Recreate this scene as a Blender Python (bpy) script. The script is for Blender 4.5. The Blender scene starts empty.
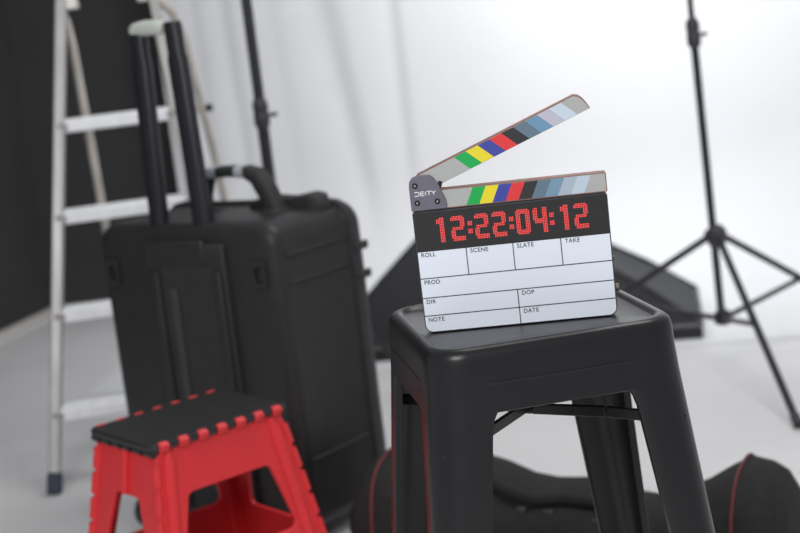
import bpy, bmesh, math, random
from mathutils import Vector, Matrix
random.seed(7)
R = math.radians
scene = bpy.context.scene
COL = scene.collection

# ------------------------------------------------------------------ camera
PITCH, ROLL, CAM_H = R(10.0026), R(6.7), 1.19
F = Vector((0, math.cos(PITCH), -math.sin(PITCH)))
U0 = Vector((0, math.sin(PITCH), math.cos(PITCH))); R0 = Vector((1, 0, 0))
RX = R0 * math.cos(ROLL) - U0 * math.sin(ROLL)
UY = U0 * math.cos(ROLL) + R0 * math.sin(ROLL)
cam_d = bpy.data.cameras.new('camera'); cam = bpy.data.objects.new('camera', cam_d); COL.objects.link(cam)
m = Matrix.Identity(4)
for i in range(3):
    m[i][0], m[i][1], m[i][2] = RX[i], UY[i], -F[i]
m.translation = Vector((0, 0, CAM_H)); cam.matrix_world = m
cam_d.sensor_width = 36; cam_d.lens = 1450 * 36 / 800
cam_d.clip_start = 0.05
cam_d.dof.use_dof = True; cam_d.dof.focus_distance = 1.925; cam_d.dof.aperture_fstop = 4.0
scene.camera = cam

# ------------------------------------------------------------------ world, lights, exposure
w = bpy.data.worlds.new('world'); scene.world = w; w.use_nodes = True
w.node_tree.nodes['Background'].inputs[0].default_value = (0.93, 0.95, 1.0, 1)
w.node_tree.nodes['Background'].inputs[1].default_value = 0.36

def area(name, loc, target, size, power, color=(1, 1, 1), size_y=None):
    l = bpy.data.lights.new(name, 'AREA'); l.energy = power; l.color = color; l.size = size
    if size_y: l.shape = 'RECTANGLE'; l.size_y = size_y
    o = bpy.data.objects.new(name, l); COL.objects.link(o); o.location = loc
    d = Vector(target) - Vector(loc); o.rotation_euler = d.to_track_quat('-Z', 'Y').to_euler()
    return o
bl = area('background_light', (1.05, 4.75, 2.45), (1.0, 6.05, 1.05), 0.7, 17.5, (0.97, 0.985, 1.0)); bl.data.spread = R(120)
area('key_light', (-0.7, -0.9, 2.5), (0.1, 2.2, 0.6), 1.3, 66, (1.0, 0.99, 0.985))
area('overhead_fill', (0.8, 3.0, 3.2), (0.75, 3.15, 0), 1.4, 34, (1.0, 0.99, 0.985))  # unseen fill light added above to brighten the centre of the floor

vs = scene.view_settings
scene.display_settings.display_device = 'sRGB'
vs.view_transform = 'Standard'; vs.look = 'None'; vs.exposure = 0.0; vs.gamma = 1.0; vs.use_curve_mapping = False

# ------------------------------------------------------------------ materials
def srgb(r, g, b):
    f = lambda c: c / 12.92 if c <= 0.04045 else ((c + 0.055) / 1.055) ** 2.4
    return (f(r / 255), f(g / 255), f(b / 255), 1)

def mat(name, col, rough=0.5, metal=0.0, noise=0.0, nscale=40, bump=0.0, bscale=200, spec=0.5, emit=None, es=1.0, stretch=None, coat=0.0):
    mt = bpy.data.materials.new(name); mt.use_nodes = True
    nt = mt.node_tree; b = nt.nodes['Principled BSDF']
    b.inputs['Roughness'].default_value = rough; b.inputs['Metallic'].default_value = metal
    b.inputs['Specular IOR Level'].default_value = spec
    b.inputs['Coat Weight'].default_value = coat
    b.inputs['Base Color'].default_value = col
    tc = nt.nodes.new('ShaderNodeTexCoord'); mp = nt.nodes.new('ShaderNodeMapping')
    nt.links.new(tc.outputs['Object'], mp.inputs['Vector'])
    if stretch: mp.inputs['Scale'].default_value = stretch
    if noise:
        n = nt.nodes.new('ShaderNodeTexNoise'); n.inputs['Scale'].default_value = nscale; n.inputs['Detail'].default_value = 5
        nt.links.new(mp.outputs['Vector'], n.inputs['Vector'])
        mr = nt.nodes.new('ShaderNodeMapRange'); mr.inputs[1].default_value = 0.3; mr.inputs[2].default_value = 0.7
        mr.inputs[3].default_value = 1 - noise; mr.inputs[4].default_value = 1 + noise
        nt.links.new(n.outputs['Fac'], mr.inputs[0])
        mx = nt.nodes.new('ShaderNodeMix'); mx.data_type = 'RGBA'; mx.blend_type = 'MULTIPLY'; mx.inputs[0].default_value = 1
        mx.inputs[6].default_value = col
        nt.links.new(mr.outputs[0], mx.inputs[7]); nt.links.new(mx.outputs[2], b.inputs['Base Color'])
    if bump:
        n2 = nt.nodes.new('ShaderNodeTexNoise'); n2.inputs['Scale'].default_value = bscale; n2.inputs['Detail'].default_value = 4
        nt.links.new(mp.outputs['Vector'], n2.inputs['Vector'])
        bp = nt.nodes.new('ShaderNodeBump'); bp.inputs['Strength'].default_value = bump; bp.inputs['Distance'].default_value = 0.002
        nt.links.new(n2.outputs['Fac'], bp.inputs['Height']); nt.links.new(bp.outputs[0], b.inputs['Normal'])
    if emit:
        b.inputs['Emission Color'].default_value = emit; b.inputs['Emission Strength'].default_value = es
    return mt

M = {}
M['floor'] = mat('floor_paint', (0.82, 0.815, 0.815, 1), 0.55, noise=0.03, nscale=3, bump=0.05, bscale=60)
M['sweep'] = mat('white_sweep', (0.86, 0.865, 0.88, 1), 0.75, noise=0.012, nscale=4)
M['blackwall'] = mat('black_wall', (0.054, 0.054, 0.055, 1), 0.95, noise=0.05, nscale=3, spec=0.1)
M['trim'] = mat('trim_paint', (0.62, 0.60, 0.57, 1), 0.5, noise=0.03)
M['stoolmetal'] = mat('black_powder_coat', (0.0125, 0.0125, 0.0140, 1), 0.31, noise=0.06, nscale=60, bump=0.04, bscale=900, spec=0.40)
M['case'] = mat('black_polymer', (0.028, 0.028, 0.029, 1), 0.42, noise=0.10, nscale=25, bump=0.15, bscale=500, spec=0.32)
M['casedk'] = mat('black_polymer_matte', (0.034, 0.034, 0.035, 1), 0.6, noise=0.08, nscale=25, spec=0.3)
M['tube'] = mat('black_anodised', (0.016, 0.016, 0.022, 1), 0.35, noise=0.06, nscale=30)
M['grip'] = mat('pale_grip', (0.60, 0.64, 0.58, 1), 0.5, noise=0.05, nscale=30)
M['silver'] = mat('silver_ring', (0.60, 0.63, 0.66, 1), 0.35, metal=0.3, noise=0.05)
M['alu'] = mat('ladder_aluminium', (0.37, 0.365, 0.355, 1), 0.42, metal=0.55, noise=0.12, nscale=18, stretch=(1, 1, 0.15))
M['tread'] = mat('tread_aluminium', (0.90, 0.91, 0.93, 1), 0.45, metal=0.15, noise=0.06, nscale=40)
M['rear'] = mat('rear_tube_aluminium', (0.66, 0.62, 0.57, 1), 0.45, metal=0.5, noise=0.1, nscale=18)
M['foot'] = mat('navy_rubber', (0.03, 0.035, 0.06, 1), 0.6, noise=0.08)
M['red'] = mat('red_plastic', (0.72, 0.030, 0.036, 1), 0.42, noise=0.04, nscale=20, bump=0.06, bscale=300)
M['padblk'] = mat('black_rubber_pad', (0.020, 0.020, 0.021, 1), 0.5, noise=0.08, bump=0.2, bscale=400)
M['fabric'] = mat('black_nylon', (0.028, 0.028, 0.029, 1), 0.85, noise=0.12, nscale=60, bump=0.4, bscale=700, spec=0.2)
M['softfab'] = mat('softbox_fabric', (0.026, 0.027, 0.030, 1), 0.6, noise=0.12, nscale=14, bump=0.5, bscale=60, spec=0.35)
M['piping'] = mat('red_piping', (0.16, 0.026, 0.028, 1), 0.6, noise=0.06)
M['stand'] = mat('stand_black', (0.018, 0.019, 0.021, 1), 0.42, noise=0.06, nscale=30)
M['standgrey'] = mat('stand_strut_grey', (0.16, 0.16, 0.165, 1), 0.45, metal=0.3, noise=0.06)
M['collar'] = mat('stand_collar', (0.045, 0.042, 0.046, 1), 0.5, noise=0.08)
M['slatewhite'] = mat('slate_whiteboard', (0.85, 0.905, 1.0, 1), 0.3, noise=0.008, nscale=8)
M['slateframe'] = mat('slate_frame', (0.055, 0.055, 0.07, 1), 0.4, noise=0.05)
M['slateblack'] = mat('slate_display_black', (0.022, 0.022, 0.023, 1), 0.35, noise=0.04)
M['ink'] = mat('slate_ink', (0.028, 0.03, 0.035, 1), 0.5, noise=0.05)
M['led'] = mat('led_red', (0.5, 0.03, 0.03, 1), 0.4, noise=0.05, emit=(0.95, 0.075, 0.07, 1), es=0.98)
M['hinge'] = mat('hinge_plate_grey', srgb(112, 110, 122), 0.42, metal=0.25, noise=0.05, nscale=120)
M['screw'] = mat('screw_black', (0.02, 0.02, 0.02, 1), 0.35, metal=0.3, noise=0.05)
M['screwhead'] = mat('screw_socket', (0.55, 0.53, 0.50, 1), 0.35, metal=0.5, noise=0.05)
M['logo'] = mat('logo_white', (0.80, 0.80, 0.82, 1), 0.5, noise=0.02)
M['stickgrey'] = mat('stick_grey', srgb(176, 178, 176), 0.5, noise=0.03, nscale=200)
M['stickedge'] = mat('stick_brown_edge', srgb(146, 108, 94), 0.5, noise=0.12, nscale=60)
M['brass'] = mat('knob_bronze', (0.18, 0.14, 0.12, 1), 0.4, metal=0.5, noise=0.1)
for nm, c3 in dict(green=(0, 172, 78), yellow=(236, 219, 40), blue=(58, 70, 160), cred=(226, 54, 56), black=(42, 42, 46),
                   slate1=(98, 122, 138), slate2=(118, 152, 176), pale1=(172, 186, 202), pale2=(192, 208, 220),
                   uslate1=(98, 122, 138), uslate2=(108, 150, 182), upale1=(190, 190, 206), upale2=(202, 216, 230)).items():
    M['c_' + nm] = mat('stripe_' + nm, srgb(*c3), 0.5, noise=0.02, nscale=200)

# ------------------------------------------------------------------ mesh helpers
class MB:
    def __init__(s): s.v = []; s.f = []
    def add(s, vs, fs):
        o = len(s.v); s.v += [tuple(p) for p in vs]; s.f += [tuple(i + o for i in f) for f in fs]; return s
    def box(s, c, d, rot=None):
        hx, hy, hz = d[0] / 2, d[1] / 2, d[2] / 2
        P = [Vector((x, y, z)) for x in (-hx, hx) for y in (-hy, hy) for z in (-hz, hz)]
        if rot is not None: P = [rot @ p for p in P]
        P = [p + Vector(c) for p in P]
        return s.add(P, [(0, 1, 3, 2), (4, 6, 7, 5), (0, 4, 5, 1), (2, 3, 7, 6), (0, 2, 6, 4), (1, 5, 7, 3)])
    def bar(s, a, b, wx, wy, up=(0, 0, 1)):
        a, b = Vector(a), Vector(b); d = (b - a); L = d.length; d.normalize()
        x = d.cross(Vector(up))
        if x.length < 1e-5: x = Vector((1, 0, 0))
        x.normalize(); y = x.cross(d)
        rot = Matrix((x, y, d)).transposed()
        return s.box((a + b) / 2, (wx, wy, L), rot)
    def loft(s, rings, cap=True, closed=True):
        n = len(rings[0]); o = []; F_ = []
        for r in rings: o += list(r)
        for i in range(len(rings) - 1):
            for j in range(n if closed else n - 1):
                k = (j + 1) % n
                F_.append((i * n + j, i * n + k, (i + 1) * n + k, (i + 1) * n + j))
        if cap and closed:
            F_.append(tuple(reversed(range(n)))); F_.append(tuple((len(rings) - 1) * n + j for j in range(n)))
        return s.add(o, F_)
    def tube(s, path, r, n=12, cap=True):
        path = [Vector(p) for p in path]; rs = r if isinstance(r, (list, tuple)) else [r] * len(path)
        rings = []; prev = None
        for i, p in enumerate(path):
            t = (path[min(i + 1, len(path) - 1)] - path[max(i - 1, 0)]).normalized()
            if prev is None:
                ref = Vector((0, 0, 1)) if abs(t.z) < 0.9 else Vector((1, 0, 0)); x = t.cross(ref).normalized()
            else:
                x = (prev - t * prev.dot(t)).normalized()
            prev = x; y = t.cross(x)
            rings.append([p + (x * math.cos(2 * math.pi * j / n) + y * math.sin(2 * math.pi * j / n)) * rs[i] for j in range(n)])
        return s.loft(rings, cap)
    def cyl(s, a, b, r, n=16): return s.tube([a, b], r, n)
    def prism(s, poly, y0, y1):                      # polygon in local x-z, thickness along y
        n = len(poly); P = [(p[0], y0, p[1]) for p in poly] + [(p[0], y1, p[1]) for p in poly]
        F_ = [tuple(range(n)), tuple(reversed(range(n, 2 * n)))]
        F_ += [(i, n + i, n + (i + 1) % n, (i + 1) % n) for i in range(n)]
        return s.add(P, F_)
    def plate_hole(s, outer, inner, f0, f1):         # ring plate; f0/f1 map (u,v) to 3-D front and back
        n = len(outer); P = [f0(*p) for p in outer] + [f0(*p) for p in inner] + [f1(*p) for p in outer] + [f1(*p) for p in inner]
        F_ = []
        for i in range(n):
            k = (i + 1) % n
            F_ += [(i, k, n + k, n + i), (2 * n + i, 3 * n + i, 3 * n + k, 2 * n + k),
                   (i, 2 * n + i, 2 * n + k, k), (n + i, n + k, 3 * n + k, 3 * n + i)]
        return s.add(P, F_)
    def build(s, name, material, parent=None, smooth=35, bevel=0, segs=2, solid=0):
        me = bpy.data.meshes.new(name); me.from_pydata(s.v, [], s.f); me.validate()
        bm = bmesh.new(); bm.from_mesh(me); bmesh.ops.recalc_face_normals(bm, faces=bm.faces); bm.to_mesh(me); bm.free()
        me.materials.append(material)
        if smooth:
            me.shade_smooth(); me.set_sharp_from_angle(angle=R(smooth))
        o = bpy.data.objects.new(name, me); COL.objects.link(o)
        if parent: o.parent = parent
        if solid:
            md = o.modifiers.new('solid', 'SOLIDIFY'); md.thickness = solid; md.offset = 0
        if bevel:
            md = o.modifiers.new('bevel', 'BEVEL'); md.width = bevel; md.segments = segs; md.limit_method = 'ANGLE'; md.angle_limit = R(40)
            md.harden_normals = False
        return o

def thing(name, label, cat, loc=(0, 0, 0), rz=0, group=None):
    o = bpy.data.objects.new(name, None); COL.objects.link(o); o.location = loc; o.rotation_euler = (0, 0, rz); o.empty_display_size = 0.1
    return tag(o, label, cat, group)
def tag(o, label, cat, group=None):
    o['label'] = label; o['category'] = cat
    if group: o['group'] = group
    return o
def struct(o, label=None):
    o['kind'] = 'structure'
    if label: o['label'] = label
    return o

def rrect(hx, hz, r, n=5, cx=0, cz=0):
    P = []
    for (sx, sz, a0) in ((1, 1, 0), (-1, 1, 90), (-1, -1, 180), (1, -1, 270)):
        for k in range(n + 1):
            a = R(a0 + 90 * k / n)
            P.append((cx + sx * (hx - r) + r * math.cos(a), cz + sz * (hz - r) + r * math.sin(a)))
    return P
def lerp(a, b, t): return a + (b - a) * t
def sstep(t): t = max(0, min(1, t)); return t * t * (3 - 2 * t)

# ------------------------------------------------------------------ the room
fl = MB().box((0.3, 3.2, -0.05), (7.4, 9.0, 0.1)).build('floor', M['floor']); struct(fl, 'smooth pale grey studio floor')
wb = MB().box((-1.0, 6.60, 1.5), (1.4, 0.1, 3.0)).build('wall_back', M['blackwall']); struct(wb, 'matte black back wall behind the ladder')
a0, a1 = Vector((-1.60, 6.55, 0)), Vector((-2.60, 2.95, 0))
d = (a1 - a0).normalized(); nrm = Vector((d.y, -d.x, 0))
if nrm.x > 0: nrm = -nrm
wl = MB().add([a0, a1, a1 + Vector((0, 0, 3)), a0 + Vector((0, 0, 3)), a0 + nrm * .1, a1 + nrm * .1, a1 + nrm * .1 + Vector((0, 0, 3)), a0 + nrm * .1 + Vector((0, 0, 3))],
              [(0, 1, 2, 3), (7, 6, 5, 4), (0, 4, 5, 1), (1, 5, 6, 2), (2, 6, 7, 3), (3, 7, 4, 0)]).build('wall_left', M['blackwall'])
struct(wl, 'matte black side wall')
tr = MB().bar(a0 - nrm * .008 + Vector((0, 0, .02)), a1 - nrm * .008 + Vector((0, 0, .02)), 0.016, 0.04).build('baseboard_left', M['trim']); struct(tr, 'pale skirting strip along black side wall')
tr = MB().box((-1.28, 6.542, .02), (.62, .016, .04)).build('baseboard_back', M['trim']); struct(tr, 'pale skirting strip along black back wall')

# white studio sweep: floor run, cove, hanging wall with soft vertical ripples near its left edge
SW = thing('backdrop_sweep', 'white seamless studio backdrop curving up from floor with soft vertical ripples', 'backdrop', (1.0, 4.6, 0), R(-8))
cols = []; t = -2.16
while t <= 2.2:
    cols.append(t); t += 0.02 if t < -0.8 else 0.1
def ripple(t, z):                                    # sawtooth folds: slow swell, quick return
    v = 0
    for c, tilt, a_, w_, L_ in ((-1.363, .130, .034, .085, .16), (-1.118, 0, .022, .065, .10), (-1.835, .03, .017, .055, .06), (-1.97, .02, .010, .04, .05), (-1.62, .05, .007, .06, .08)):
        c = c + (.919 - z) * tilt
        u = t - c
        v += a_ * (math.exp(u / L_) if u < 0 else 1) * (1 - sstep((u + w_ / 2) / w_))
    return v
prof = [(0.0, 0.002), (0.3, 0.002), (0.65, 0.002), (1.0, 0.002)] + [(1.0 + .5 * math.sin(R(9 * k)), .002 + .5 * (1 - math.cos(R(9 * k)))) for k in range(1, 11)] + [(1.5, z) for z in (.62, .8, 1.0, 1.25, 1.6, 2.0, 2.6, 3.0)]
rows = []
for (y, z) in prof:
    k = sstep((z - .1) / .6)
    rows.append([(c, y + ripple(c, z) * k, z) for c in cols])
sw = MB().loft(rows, cap=False, closed=False).build('sheet', M['sweep'], SW, smooth=80)
MB().cyl((-2.2, 1.5, 3.03), (2.24, 1.5, 3.03), 0.03).build('support_bar', M['stand'], SW)

# ------------------------------------------------------------------ metal stool
ST = thing('metal_stool', 'tall black metal stool with recessed square seat under the slate', 'stool', (.160, 1.954, 0), R(9.5))
SG = .0035
def ring(h, z, r): return [(p[0], p[1], z) for p in rrect(h + SG, h + SG, r, 8)]
seat_rings = [ring(.100, .7570, .03), ring(.1415, .7570, .034), ring(.1435, .7580, .036), ring(.1460, .7612, .038), ring(.1490, .7625, .040), ring(.1530, .7622, .043), ring(.1580, .7600, .046), ring(.1618, .7560, .048),
              ring(.1638, .7500, .050), ring(.1648, .7420, .051), ring(.1660, .7200, .052), ring(.1683, .6880, .052), ring(.1690, .6780, .052), ring(.1670, .6765, .051)]
seat = MB().loft(seat_rings, cap=False)
seat.f.append(tuple(range(len(seat_rings[0]))))
seat.build('seat', M['stoolmetal'], ST, smooth=50)
for a_ in (0, 90, 180, 270):
    bd_ = MB().loft([[(x, -.1663 - SG - q * math.cos(R(30 * k)), .7145 + .0022 * math.sin(R(30 * k))) for k in range(12)] for x, q in ((-.096, .0002), (-.085, .0016), (.085, .0016), (.096, .0002))]).build('pressed_bead', M['stoolmetal'], ST, smooth=60)
    bd_.rotation_euler = (0, 0, R(a_))
def half_at(z): return SG + (lerp(.228, .1664, z / .69) if z < .69 else .1664 - (z - .69) * .15)
def leg_mb(sx, sy):
    b = MB(); rings = []
    for z in (0.012, .10, .25, .40, .52, .60, .64, .655, .668, .680, .692, .704):
        h = half_at(z); w_ = lerp(.044, .075, z / .66) + (.010 * max(0, (z - .655) / .03) ** 2 if z > .655 else 0)
        w_ = min(w_, .085); r = lerp(.018, .051, z / .712)
        loc = [(w_, .010), (w_, 0.001), (w_ - .002, 0)]
        loc += [(lerp(w_, r, .5), 0)]
        loc += [(r - r * math.sin(R(15 * k)), r - r * math.cos(R(15 * k))) for k in range(7)]
        loc += [(0, lerp(w_, r, .5)), (0, w_ - .002), (0.001, w_), (.010, w_)]
        rings.append([(sx * (h - p[0]), sy * (h - p[1]), z) for p in loc])
    b.loft(rings, cap=False, closed=False); return b
for sx in (-1, 1):
    for sy in (-1, 1):
        lg = leg_mb(sx, sy).build('leg', M['stoolmetal'], ST, smooth=45, solid=0.003)
        h = half_at(0)
        MB().box((sx * (h - .024), sy * (h - .024), .009), (.05, .05, .018)).build('rubber_foot', M['padblk'], lg, bevel=.004)
for s_ in (1, -1):                                   # crossed braces under the seat
    hh = half_at(.632) - .012
    b = MB()
    a_, c_ = Vector((-hh, -s_ * hh, .624)), Vector((hh, s_ * hh, .624))
    pts = [a_, a_.lerp(c_, .25) + Vector((0, 0, .003)), a_.lerp(c_, .5) + Vector((0, 0, .004 + .004 * s_)), a_.lerp(c_, .75) + Vector((0, 0, .003)), c_]
    for i in range(4): b.bar(pts[i], pts[i + 1], .006, .016)
    b.build('cross_brace', M['stoolmetal'], ST, bevel=.002)
for (sx, sy, ax) in ((0, -1, 0), (0, 1, 0), (-1, 0, 1), (1, 0, 1)):
    h = half_at(.24) - .006
    a_ = (-h, sy * h, .24) if ax == 0 else (sx * h, -h, .24); c_ = (h, sy * h, .24) if ax == 0 else (sx * h, h, .24)
    MB().bar(a_, c_, .012, .024).build('footrest_bar', M['stoolmetal'], ST, bevel=.002)

# ------------------------------------------------------------------ digital slate (clapperboard)
SL = thing('clapperboard', 'digital film clapperboard with red timecode standing open on black stool', 'clapperboard', (.0241, 1.9115, .7576), R(-5.5))
SL.scale = (1.008, 1, 1.020)
W, H, T = .2565, .1620, .026
def rr_pts(x0, x1, z0, z1, rs, n=5):                 # rs radii: bl, br, tr, tl
    P = []
    for (cx, cz, r, a0) in ((x1, z1, rs[2], 0), (x0, z1, rs[3], 90), (x0, z0, rs[0], 180), (x1, z0, rs[1], 270)):
        sx = 1 if cx == x1 else -1; sz = 1 if cz == z1 else -1
        for k in range(n + 1):
            a = R(a0 + 90 * k / n); P.append((cx - sx * r + r * math.cos(a), cz - sz * r + r * math.sin(a)))
    return P
MB().prism(rr_pts(0, W, 0, H, (.011, .011, .004, .003)), 0, T).build('housing', M['slateframe'], SL, bevel=.0012)
bd = MB().prism(rr_pts(.0016, W - .0016, .0016, .1088, (.0095, .0095, .0002, .0002)), -.0008, .001).build('whiteboard', M['slatewhite'], SL)
dp = MB().prism(rr_pts(.0014, W - .0014, .1090, H - .0014, (.0002, .0002, .004, .003)), -.0009, .001).build('display', M['slateblack'], SL)
def rule(x0, z0, x1, z1):
    MB().box(((x0 + x1) / 2, -.0009, (z0 + z1) / 2), (max(abs(x1 - x0), .0012), .0006, max(abs(z1 - z0), .0012))).build('ruled_line', M['ink'], bd, smooth=0)
for z in (.0734, .0473, .0232): rule(.0016, z, W - .0016, z)
for x in (.0660, .1277, .1907): rule(x, .0734, x, .1088)
rule(.1278, .0016, .1278, .0473)
def text(s_, x, z, size, parent, material, y=-.0011, sx=1.0):
    cu = bpy.data.curves.new('lettering', 'FONT'); cu.body = s_; cu.size = size; cu.extrude = .0001; cu.space_character = 1.10; cu.offset = .00006
    tmp = bpy.data.objects.new('tmp', cu); COL.objects.link(tmp)
    dg = bpy.context.evaluated_depsgraph_get(); me = bpy.data.meshes.new_from_object(tmp.evaluated_get(dg))
    bpy.data.objects.remove(tmp); bpy.data.curves.remove(cu)
    me.transform(Matrix.Rotation(R(90), 4, 'X') @ Matrix.Diagonal((sx, 1, 1, 1)))
    me.materials.clear(); me.materials.append(material)
    o = bpy.data.objects.new('lettering', me); COL.objects.link(o); o.parent = parent; o.location = (x, y, z)
    return o
for s_, x, z in (('ROLL', .0045, .1022), ('SCENE', .0700, .1022), ('SLATE', .1318, .1022), ('TAKE', .1950, .1022), ('PROD', .0045, .0655), ('DIR', .0045, .0395), ('DOP', .1318, .0395), ('NOTE', .0045, .0152), ('DATE', .1318, .0152)):
    text(s_, x + .0011, z, .0079, bd, M['ink'], sx=.96)

# LED digits: 9 x 16 dots, strokes three dots wide
def bitmap(ch):
    g = [[0] * 9 for _ in range(16)]                 # row 0 = top
    def fill(x0, x1, y0, y1):
        for y in range(y0, y1 + 1):
            for x in range(x0, x1 + 1): g[y][x] = 1
    if ch == '2':
        fill(1, 8, 0, 2); fill(6, 8, 2, 7); fill(1, 7, 7, 8); fill(0, 2, 8, 13); fill(1, 8, 13, 15); fill(0, 1, 1, 2)
        g[0][8] = 0; g[15][0] = 0; g[7][8] = 0; g[8][0] = 0; g[0][0] = 0
    elif ch == '0':
        fill(0, 2, 1, 14); fill(6, 8, 1, 14); fill(1, 7, 0, 2); fill(1, 7, 13, 15)
    elif ch == '4':
        fill(0, 2, 0, 7); fill(1, 8, 7, 9); fill(6, 8, 0, 15); g[0][0] = 0
    elif ch == '1':
        fill(6, 8, 0, 15); fill(4, 5, 1, 2); g[3][4] = 1; g[3][5] = 1
    elif ch == ':':
        fill(3, 5, 4, 6); fill(3, 5, 9, 11)
    return g
PX = .00207
for ch, cx in (('1', .0312), ('2', .0582), (':', .0744), ('2', .0898), ('2', .1129), (':', .1290), ('0', .1442), ('4', .1668), (':', .1820), ('1', .1945), ('2', .2202)):
    b = MB(); g = bitmap(ch)
    for r_ in range(16):
        for c_ in range(9):
            if g[r_][c_]: b.box((cx + (c_ - 4) * PX, -.0011, .1358 - (r_ - 7.5) * PX), (PX * .64, .0008, PX * .64))
    o = b.build('digit' if ch != ':' else 'colon', M['led'], dp, smooth=0)
    o['label'] = 'glowing red LED ' + ('digit' if ch != ':' else 'colon')

# clapper sticks
def stick(parent, name, blocks, L0, L1, hh, tip, flip):
    """local frame: x along the stick, z up; face towards -y"""
    if tip: poly = [(L0, 0), (L1, 0), (L1 - .0008, .006), (L1 - .0032, hh - .0095), (L1 - .0068, hh - .0032), (L1 - .0125, hh), (L0 + .010, hh), (L0 + .004, hh - .004), (L0, hh - .012)]
    else: poly = rr_pts(L0, L1, 0, hh, (.0015, .0015, .002, .002), 3)
    s_ = MB().prism(poly, -.001, .021).build(name, M['stickedge'], parent, bevel=.0006)
    ins = .0014
    if tip: fp = [(L0 + .002, 0.0003), (L1 - .0012, 0.0003), (L1 - .0022, .006), (L1 - .0048, hh - .0102), (L1 - .0080, hh - .0048), (L1 - .0130, hh - ins), (L0 + .0108, hh - ins), (L0 + .005, hh - .006)]
    else: fp = rr_pts(L0 + ins, L1 - ins, ins, hh - ins, (.001,) * 4, 2)
    MB().prism(fp, -.0016, 0).build('face_plate', M['stickgrey'], s_)
    zb, zt = (0.0004, hh - ins - .0002) if tip else (ins + .0002, hh - ins - .0002)
    for cname, xa, xb in blocks:
        sk = .0105 if not flip else -.0125
        P = [(xa, zb), (xb, zb), (xb + sk, zt), (xa + sk, zt)]
        MB().prism(P, -.0019, -.0010).build('colour_stripe', M['c_' + cname], s_, smooth=0)
    return s_
names = ['green', 'yellow', 'blue', 'cred', 'black', 'slate1', 'slate2', 'pale1', 'pale2']
LO = bpy.data.objects.new('lower_stick_mount', None)
x0, p_ = .0727, .01715
low = stick(SL, 'lower_clapstick', [(n, x0 + i * p_, x0 + (i + 1) * p_) for i, n in enumerate(names)], .0006, .2572, .0255, False, False)
low.location = (0, 0, .1635)
bpy.data.objects.remove(LO)
unames = ['green', 'yellow', 'blue', 'cred', 'black', 'uslate1', 'uslate2', 'upale1', 'upale2']
PIV = Vector((.0100, 0, .1965)); ANG = R(20.8)
# upper stick pivots at the hinge
u0 = .0680
up = stick(SL, 'upper_clapstick', [(n, u0 + i * .0172, u0 + (i + 1) * .0172) for i, n in enumerate(unames)], -.0090, .2408, .0247, True, True)
up.rotation_euler = (0, -ANG, 0)
up.location = (.0196, 0, .1872)
hp = MB().prism([(0, .1642), (.0465, .1642), (.0478, .1700), (.0466, .1765), (.0385, .1975), (.0335, .2055), (.0290, .2095), (.0125, .2105), (.0050, .2080), (.0010, .2025), (0, .1960)], -.0045, -.0015).build('hinge_plate', M['hinge'], SL, bevel=.0008)
for x, z in ((.0082, .1972), (.0089, .1746), (.0355, .1745)):
    sc_ = MB().cyl((x, -.0045, z), (x, -.0060, z), .0037, 16).build('screw', M['screw'], hp, bevel=.0005)
    MB().cyl((x, -.0059, z), (x, -.0063, z), .0013, 6).build('socket', M['screwhead'], sc_)
MB().box((.0405, .004, .1955), (.006, .012, .010), Matrix.Rotation(R(20), 3, 'Y')).build('damper', M['screw'], SL, bevel=.001)
# wordmark on the hinge plate, drawn with strokes
lg = MB(); X0, Z0, ch, st_ = .0064, .1836, .0050, .0012
def stroke(x0, z0, x1, z1): lg.bar((x0, -.0047, z0), (x1, -.0047, z1), st_, .0005, up=(0, 1, 0))
def stk(pts, dx):
    for i in range(len(pts) - 1): stroke(X0 + dx + pts[i][0], Z0 + pts[i][1], X0 + dx + pts[i + 1][0], Z0 + pts[i + 1][1])
stk([(0, ch), (.0048, ch), (.0060, ch - .0012), (.0060, .0012), (.0048, 0), (0, 0)], 0)
for zz in (0, ch / 2, ch): stk([(0, zz), (.0046, zz)], .0080)
stk([(0, 0), (0, ch)], .0080)
stk([(0, 0), (0, ch)], .0145)
stk([(0, ch), (.0056, ch)], .0163); stk([(.0028, ch), (.0028, 0)], .0163)
stk([(0, ch), (.0027, ch / 2), (.0054, ch)], .0226); stk([(.0027, ch / 2), (.0027, 0)], .0226)
lg.build('wordmark', M['logo'], hp, smooth=0)
for z, r_, l_ in ((.0352, .0052, .0052), (.0745, .0028, .003)):
    k = MB().cyl((W - .001, .010, z), (W + l_, .010, z), r_, 14).build('side_knob', M['brass'], SL, bevel=.0008)
MB().box((W / 2, T + .006, .075), (.15, .012, .11)).build('battery_pack', M['slateframe'], SL, bevel=.003)

# ------------------------------------------------------------------ rolling hard case
CA = thing('rolling_hard_case', 'large black hard-shell rolling case upright behind the red step stool', 'case', (-.385, 3.418, 0), R(-37))
CW, CD, CH, Z0c = .571, .318, .765, .035; XO = -.017
hz = (CH - Z0c) / 2; cz = Z0c + hz; hx = CW / 2; yb = -.159
def cring(y, grow, r=.050): return [(p[0], y, p[1]) for p in rrect(hx + grow, hz + grow, r, 6, XO, cz)]
base = MB().loft([cring(yb, -.034, .026), cring(yb + .0015, -.024, .034), cring(yb + .006, -.013, .042), cring(yb + .014, -.005, .048), cring(yb + .024, -.001), cring(yb + .034, 0), cring(.092, 0), cring(.096, .004)]).build('base_shell', M['case'], CA, smooth=45)
MB().loft([cring(.094, .004), cring(.096, .010, .056), cring(.116, .010, .056), cring(.118, .004)]).build('rim', M['casedk'], CA, smooth=40)
lid = MB().loft([cring(.116, .003), cring(.120, 0), cring(.140, 0), cring(.150, -.005), cring(.157, -.016, .04), cring(.159, -.030, .03)]).build('lid', M['case'], CA, smooth=40)
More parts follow.
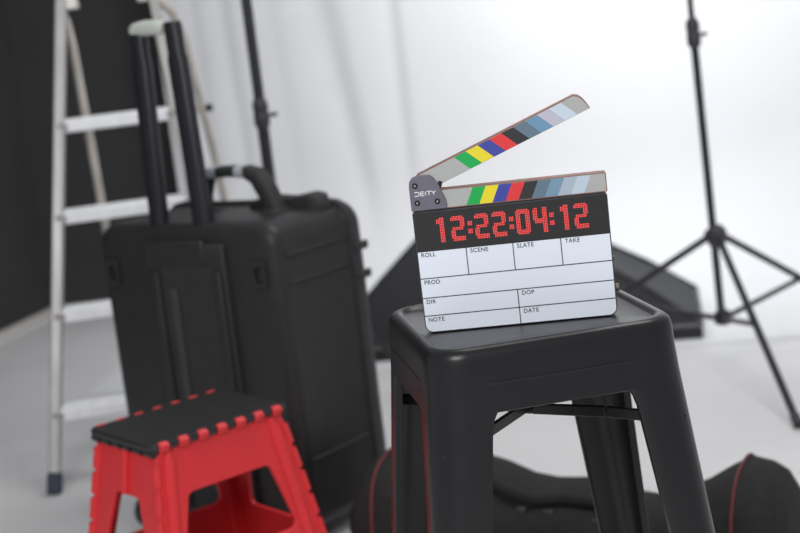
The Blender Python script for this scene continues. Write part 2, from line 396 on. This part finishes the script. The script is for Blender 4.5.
for zc in (.688, .626, .215):                        # moulded ribs wrapping the sides
    for sx in (-1, 1):
        MB().box((XO + sx * (hx + .001), -.020, zc), (.008, .215, .009)).build('rib', M['case'], base, bevel=.003)
for sx in (-1, 1):                                   # recessed square brackets on the back
    x = XO + sx * (hx - .052)
    pts = rr_pts(x - .020, x + .020, .618, .682, (.004,) * 4, 2); ipts = rr_pts(x - .011, x + .011, .632, .668, (.002,) * 4, 2)
    MB().plate_hole(pts, ipts, lambda u, v: (u, yb - .008, v), lambda u, v: (u, yb + .006, v)).build('bracket', M['case'], base, bevel=.001)
    for zc in (.660, .592):                     # latches on the lid edge
        MB().box((XO + sx * (hx + .010), .128, zc), (.013, .046, .020)).build('latch', M['casedk'], CA, bevel=.004)
# trolley housing and telescopic tubes
MB().box((.004, yb - .004, .39), (.235, .020, .66)).build('trolley_housing', M['casedk'], CA, bevel=.006)
for sx in (-.098, .100): MB().box((sx, yb - .017, .37), (.026, .014, .58)).build('rail', M['case'], CA, bevel=.005)
MB().box((-.028, yb - .012, .700), (.190, .016, .060)).build('trolley_clamp', M['case'], CA, bevel=.006)
MB().box((-.046, yb - .015, .42), (.022, .008, .40)).build('channel_strip', M['collar'], CA, bevel=.002)
for xt, xb, wide in ((-.084, -.106, .0230), (.026, .036, .0235)):
    b = MB(); prof = [(.60, wide), (1.140, wide), (1.148, wide * .84), (1.214, wide * .84), (1.222, wide * .7)]
    fx = lambda z: lerp(xb, xt, (z - .76) / (1.22 - .76))
    b.loft([[(fx(z) + p[0], -.130 + p[1], z) for p in rrect(hw, .015, .009, 3)] for z, hw in prof]).build('trolley_tube', M['tube'], CA, smooth=40)
MB().tube([(x, -.132, 1.211 + dz) for x, dz in ((-.102, -.001), (-.098, 0), (-.088, .001), (-.055, .003), (-.020, .001), (-.006, 0), (.000, -.001))], [.011, .0145, .0165, .0180, .0175, .016, .012], 14).build('grip', M['grip'], CA)
# carry handle on the top: two posts with a banded grip
hc = [(-.088, .752), (-.084, .805), (-.068, .845), (-.046, .860), (.01, .862), (.062, .860), (.094, .848), (.118, .812), (.140, .752)]
nr = [(1, 0), (.97, -.2), (.75, -.66), (.26, -.96), (0, -1), (-.2, -.97), (-.6, -.8), (-.88, -.45), (-.95, -.3)]
tk = [.012, .013, .013, .013, .013, .014, .020, .022, .022]
hd_ = MB().loft([[Vector((x, .010, z)) + Vector((n_[0] * a_[0] * t_ / .013, a_[1], n_[1] * a_[0] * t_ / .013)) for a_ in rrect(.013, .022, .010, 3)] for (x, z), n_, t_ in zip(hc, nr, tk)]).build('carry_handle', M['casedk'], CA, smooth=50)
for x in (-.036, .052):
    MB().loft([[(x + dx, .010 + p[1], .8605 + p[0]) for p in rrect(.0145, .0235, .011, 3)] for dx in (-.013, .013)]).build('silver_band', M['silver'], hd_)
for x in (-.085, .135):
    MB().box((x, .010, .760), (.055, .07, .026)).build('handle_mount', M['casedk'], CA, bevel=.008)
MB().loft([[(.150 + dx, .062 + p[0], .768 + p[1]) for p in rrect(ww, hh, .009, 3)] for dx, ww, hh in ((-.13, .014, .010), (-.11, .024, .018), (-.06, .028, .026), (.0, .026, .022), (.055, .030, .031), (.080, .028, .027), (.095, .018, .012))]).build('top_latch', M['casedk'], CA, smooth=45)
for sx in (-1, 1):
    MB().cyl((XO + sx * (hx - .06), yb + .015, .042), (XO + sx * (hx - .015), yb + .015, .042), .042, 24).build('wheel', M['padblk'], CA, bevel=.006)
    MB().box((XO + sx * (hx - .06), .10, .018), (.06, .05, .036)).build('foot', M['padblk'], CA, bevel=.006)

# ------------------------------------------------------------------ red folding step stool
RS = thing('folding_step_stool', 'red plastic folding step stool with black top pad', 'step stool', (-.452, 2.787, 0), R(39.4))
TH = .45
pad_poly = rrect(.158, .128, .018, 4)
tp = MB().loft([[(p[0] * k, p[1] * k2, z) for p in pad_poly] for z, k, k2 in ((TH - .014, .985, .94), (TH - .009, 1, .95), (TH - .003, 1, .95), (TH, .985, .935))]).build('top_pad', M['padblk'], RS, smooth=40)
for sy in (-1, 1):
    for i in range(7):
        x = -.130 + i * .0433
        MB().box((x, sy * .1185, TH - .008), (.0215, .016, .017), Matrix.Rotation(R(-30 * sy), 3, 'X')).build('red_tooth', M['red'], tp, bevel=.003)
for sx in (-1, 1):
    for i in range(6):
        y = -.10 + i * .040
        MB().cyl((sx * .149, y - .013, TH - .018), (sx * .149, y + .013, TH - .018), .0085, 12).build('pad_lobe', M['padblk'], tp)
def ringpts(x0b, x1b, x0t, x1t, zb, zt, r, n=4):     # rounded trapezoid
    P = []
    for (cx, cz, a0, sx, sz) in ((x1t, zt, 0, 1, 1), (x0t, zt, 90, -1, 1), (x0b, zb, 180, -1, -1), (x1b, zb, 270, 1, -1)):
        for k in range(n + 1):
            a = R(a0 + 90 * k / n); P.append((cx - sx * r + r * math.cos(a), cz - sz * r + r * math.sin(a)))
    return P
ZT = TH - .013
def pan_y(z): return lerp(.168, .112, z / ZT)        # distance of front/rear panels from centre
def pan_x(z): return lerp(.218, .143, z / ZT)
for sy in (-1, 1):                                   # long side panels
    out = ringpts(-.210, .210, -.138, .138, .006, ZT, .004); inn = ringpts(-.128, .128, -.098, .098, .205, .342, .016)
    pn = MB().plate_hole(out, inn, lambda u, v: (u, sy * pan_y(v), v), lambda u, v: (u, sy * (pan_y(v) - .010), v)).build('side_panel', M['red'], RS, smooth=30, bevel=.002)
    for sx in (-1, 1):
        MB().tube([(sx * lerp(.180, .118, z / ZT), sy * (pan_y(z) - .001), z) for z in (.01, .2, ZT - .03, ZT - .006)], [.012, .012, .012, .006], 10).build('rib', M['red'], pn)
    inn2 = [(p[0], p[1]) for p in ringpts(-.06, .06, -.05, .05, .075, .145, .03)]
for sx in (-1, 1):                                   # folding end panels with a hinge down the middle
    out = ringpts(-.164, .164, -.108, .108, .006, ZT - .004, .003); inn = ringpts(-.088, .088, -.048, .048, .195, .335, .012)
    MB().plate_hole(out, inn, lambda u, v: (sx * (pan_x(v) - .002), u, v), lambda u, v: (sx * (pan_x(v) - .012), u, v)).build('end_panel', M['red'], RS, smooth=30, bevel=.002)
    MB().tube([(sx * (pan_x(z) + .001), 0, z) for z in (.338, ZT - .008)], .007, 10).build('hinge_barrel', M['red'], RS)
    for sy in (-1, 1):                               # corner knuckles
        for i in range(8):
            z0 = .012 + i * .051
            MB().tube([(sx * (pan_x(z) - .001), sy * (pan_y(z) - .003), z) for z in (z0, z0 + .040)], .0080, 8).build('corner_knuckle', M['red'], RS)
        MB().tube([(sx * (pan_x(z) - .004), sy * (pan_y(z) - .006), z) for z in (.008, ZT - .01)], .0065, 8).build('corner_pin', M['red'], RS)

# ------------------------------------------------------------------ step ladder
LD = thing('step_ladder', 'aluminium step ladder standing open beside the black hard case', 'ladder', (-1.013, 3.83, 0), R(8))
TL = math.tan(R(14)); HZ = 1.33; TOP = 1.60
def fs(side, z): return Vector(((.149 * z if side < 0 else .522 - .052 * z), TL * z, z))
for side in (-1, 1):
    s_ = MB().bar(fs(side, .03), fs(side, TOP), .031, .060, up=(0, 1, 0)).build('front_stile', M['alu'], LD, bevel=.004)
    MB().bar(fs(side, .0), fs(side, .055), .039, .068, up=(0, 1, 0)).build('stile_foot', M['foot'], s_, bevel=.005)
    # rear tube, bent in at the hinge
    xs = (.190, .203, .208, .215, .225) if side < 0 else (.462, .500, .524, .566, .640)
    pts = [Vector((x, TL * HZ + (HZ - z) * math.tan(R(11)) - (.01 if z > 1.25 else 0), z)) for x, z in zip(xs, (1.30, 1.26, 1.19, .84, .02))]
    r_ = MB().tube(pts, .0125, 12).build('rear_leg', M['rear'], LD)
    MB().cyl(pts[-1] + Vector((0, 0, -.02)), pts[-1] + Vector((0, 0, .04)), .016).build('rear_foot', M['foot'], r_)
for z in (.205, .465, .728, .975):
    a_, c_ = fs(-1, z), fs(1, z)
    b = MB().box(((a_.x + c_.x) / 2, a_.y + .012, z), (c_.x - a_.x - .030, .085, .034))
    st = b.build('tread', M['tread'], LD, bevel=.005)
    for k in range(5): MB().box(((a_.x + c_.x) / 2, a_.y - .022 + k * .016, z + .0180), (c_.x - a_.x - .034, .005, .003)).build('grip_ridge', M['tread'], st)
    for p, sgn in ((a_, 1), (c_, -1)):
        MB().box((p.x + sgn * .010, p.y - .002, z), (.030, .060, .022)).build('tread_bracket', M['alu'], st, bevel=.003)
a_, c_ = fs(-1, TOP), fs(1, TOP)
MB().box(((a_.x + c_.x) / 2, a_.y + .04, TOP + .012), (c_.x - a_.x + .08, .20, .03)).build('top_cap', M['alu'], LD, bevel=.006)
MB().box((fs(-1, 1.33).x + .025, fs(-1, 1.33).y, 1.330), (.040, .05, .07)).build('hinge_bracket', M['rear'], LD, bevel=.004)
MB().box((fs(1, 1.33).x - .025, fs(1, 1.33).y, 1.330), (.040, .05, .07)).build('hinge_bracket', M['rear'], LD, bevel=.004)
for z in (.35, .97):
    y = TL * HZ + (HZ - z) * math.tan(R(11)) + .012
    xl, xr = (.222, .608) if z < .5 else (.480, .560)
    MB().bar((xl, y, z), (xr, y, z), .008, .025).build('rear_brace', M['rear'], LD, bevel=.002)
MB().cyl((.552, TL * HZ + (HZ - .97) * math.tan(R(11)), .97), (.580, TL * HZ + (HZ - .97) * math.tan(R(11)), .97), .011).build('brace_plug', M['stand'], LD)

# ------------------------------------------------------------------ light stands
def light_stand(label, x, y, zc, zb, r, th, pole, low, top, coupl, kn_side=1, cw=1.0, lean=0):
    S = thing('light_stand', label, 'light stand', (x, y, 0), 0)
    MB().cyl((0, 0, zb), (0, 0, coupl), low, 16).build('lower_tube', M['stand'], S).rotation_euler = (0, R(lean), 0)
    MB().cyl((0, 0, coupl - .02), (0, 0, top), pole, 16).build('upper_tube', M['stand'], S).rotation_euler = (0, R(lean), 0)
    cp = MB().loft([[(q * cw * math.cos(2 * math.pi * j / 14), q * cw * math.sin(2 * math.pi * j / 14), coupl + dz) for j in range(14)] for q, dz in ((low * 1.2, -.045), (low * 1.75, -.036), (low * 1.75, -.006), (low * 1.5, 0), (low * 1.75, .006), (low * 1.65, .030), (low * 1.15, .040))]).build('coupling', M['collar'], S, smooth=40); cp.rotation_euler = (0, R(lean), 0)
    k = MB().cyl((low * 1.4, 0, coupl - .010), (low * 1.4 + .022, 0, coupl - .010), .006).build('locking_knob', M['collar'], cp)
    k.rotation_euler = (0, 0, R(0 if kn_side > 0 else 180))
    MB().loft([[(q * math.cos(2 * math.pi * j / 14), q * math.sin(2 * math.pi * j / 14), zc + dz) for j in range(14)] for q, dz in ((.016, -.035), (.026, -.026), (.030, -.01), (.030, .015), (.022, .028), (.014, .034))]).build('upper_collar', M['collar'], S, smooth=40)
    MB().loft([[(q * math.cos(2 * math.pi * j / 14), q * math.sin(2 * math.pi * j / 14), zb + dz) for j in range(14)] for q, dz in ((.014, -.022), (.026, -.016), (.028, 0), (.026, .016), (.014, .026))]).build('lower_collar', M['stand'], S, smooth=40)
    for i in range(3):
        a = R(th + 120 * i); dx, dy = math.cos(a), math.sin(a)
        at = lambda k_: Vector((dx * (.02 + (r - .02) * k_), dy * (.02 + (r - .02) * k_), zc * (1 - k_) + .012 * k_))
        l = MB().tube([at(0), at(1)], .0105, 12).build('leg', M['stand'], S)
        MB().tube([at(.955), at(1.0)], .0135, 12).build('rubber_tip', M['collar'], l)
        st = MB().bar(Vector((dx * .02, dy * .02, zb)), at(.50), .009, .016).build('strut', M['standgrey'] if (i == 2) else M['stand'], S, bevel=.002)
        MB().box(at(0), (.03, .022, .035), Matrix.Rotation(a, 3, 'Z')).build('leg_joint', M['collar'], S, bevel=.004)
    return S
light_stand('black tripod light stand in front of the white backdrop beside the softbox', .958, 4.30, .412, .158, .68, 32, .0088, .0118, 2.1, 1.025, lean=-1.2)
light_stand('black light stand pole rising behind the black hard case', -.346, 4.20, .50, .20, .46, 150, .0155, .0170, 2.2, .945, cw=.78)

# ------------------------------------------------------------------ softbox lying face down
SB = thing('softbox', 'black fabric softbox lying face down on floor behind the stool', 'softbox', (.400, 5.093, 0.003), R(-10.7))
hx_, hy_ = .64, .29
def sring(a_, b_, z, wob=0, ox=0):
    P = []
    for (p, q) in (((-1, -1), (1, -1)), ((1, -1), (1, 1)), ((1, 1), (-1, 1)), ((-1, 1), (-1, -1))):
        for k in range(8):
            t_ = k / 8; x_, y_ = lerp(p[0], q[0], t_), lerp(p[1], q[1], t_)
            sag = 1 - wob * math.sin(math.pi * t_)
            P.append((ox + x_ * a_ * (sag if abs(q[0] - p[0]) < .1 else 1), y_ * b_ * (sag if abs(q[1] - p[1]) < .1 else 1), z))
    return P
MB().loft([sring(hx_, hy_, .0), sring(hx_ * 1.0, hy_, .046)]).build('front_lip', M['softfab'], SB, smooth=20, bevel=.003)
pan = []
for k in range(9):
    t_ = k / 8; pan.append(sring(lerp(hx_, .10, t_), lerp(hy_, .10, t_), lerp(.046, .455, t_ ** .86), .04 * math.sin(math.pi * t_), -.13 * t_))
sh = MB().loft(pan).build('fabric_shell', M['softfab'], SB, smooth=20)
for sx in (-1, 1):
    for sy in (-1, 1):
        MB().tube([(sx * lerp(hx_, .10, t_) - .13 * t_, sy * lerp(hy_, .10, t_), lerp(.046, .455, t_ ** .86) + .004) for t_ in (0, .25, .5, .75, 1)], .007, 8).build('rod_seam', M['stand'], sh)
b = MB()
for sy in (-1, 1):
    b.tube([(hx_ * lerp(1.002, 1, k / 4), sy * hy_ * lerp(-1, 1, k / 4) * -1, .049) for k in range(5)], .006, 8)
b.build('edge_binding', M['standgrey'], sh)
MB().tube([(lerp(-hx_, hx_, k / 6), -hy_ - .002, .047) for k in range(7)], .006, 8).build('edge_binding', M['standgrey'], sh)
MB().cyl((-.13, 0, .44), (-.13, 0, .485), .098, 32).build('speed_ring', M['stand'], SB, bevel=.004)

# ------------------------------------------------------------------ long black gear bag
BG = thing('gear_bag', 'long black soft gear bag with red piping slumped behind the stool', 'bag', (.66, 2.75, 0), R(-25))
sil = [(-.865, .02), (-.86, .10), (-.85, .18), (-.83, .228), (-.80, .243), (-.76, .243), (-.70, .238), (-.63, .222), (-.565, .207), (-.506, .178), (-.456, .163), (-.42, .168), (-.385, .171), (-.348, .160), (-.325, .154), (-.27, .138), (-.217, .132), (-.18, .146), (-.142, .163), (-.114, .178), (-.068, .203), (-.026, .227), (.013, .219), (.041, .204), (.066, .150), (.074, .085), (.076, .02)]
rings = []
def bag_ring(s_, h, shrink=1.0, grow=0.0):
    P = []
    for k in range(28):
        a = 2 * math.pi * k / 28
        cy, sz = math.cos(a), math.sin(a)
        y = math.copysign(abs(cy) ** .8, cy) * (.150 * shrink + grow); z = h / 2 + math.copysign(abs(sz) ** .85, sz) * (h / 2 + (grow if sz > 0 else 0))
        wr = .006 * math.sin(s_ * 43 + a * 3) * max(0, sz) + .005 * math.sin(s_ * 71 - a * 5) * abs(cy)
        P.append((s_, y + wr * cy, max(0.0015, z + (wr * .25 if sz > .2 else 0))))
    return P
for s_, h in sil:
    e = min(1, max(.12, h / .19)); rings.append(bag_ring(s_, h, lerp(.35, 1, sstep(e)) if (s_ < -.825 or s_ > .03) else 1))
MB().loft(rings).build('body', M['fabric'], BG, smooth=60)
for s_, h in ((-.030, .2265), (-.795, .243)):
    rg = bag_ring(s_, h, 1.0, .002); MB().tube(rg + [rg[0]], .0032, 8, cap=False).build('piping', M['piping'], BG)
hp_ = [(-.60, -.06, .218), (-.55, -.075, .205), (-.50, -.09, .185), (-.44, -.09, .168), (-.38, -.085, .172), (-.33, -.07, .160), (-.28, -.05, .145)]
MB().tube(hp_, .012, 10).build('carry_strap', M['fabric'], BG)
for p in ((-.47, -.105, .150), (-.41, -.11, .148), (-.31, -.105, .130)):
    MB().box(p, (.022, .010, .014)).build('buckle', M['collar'], BG, bevel=.003)
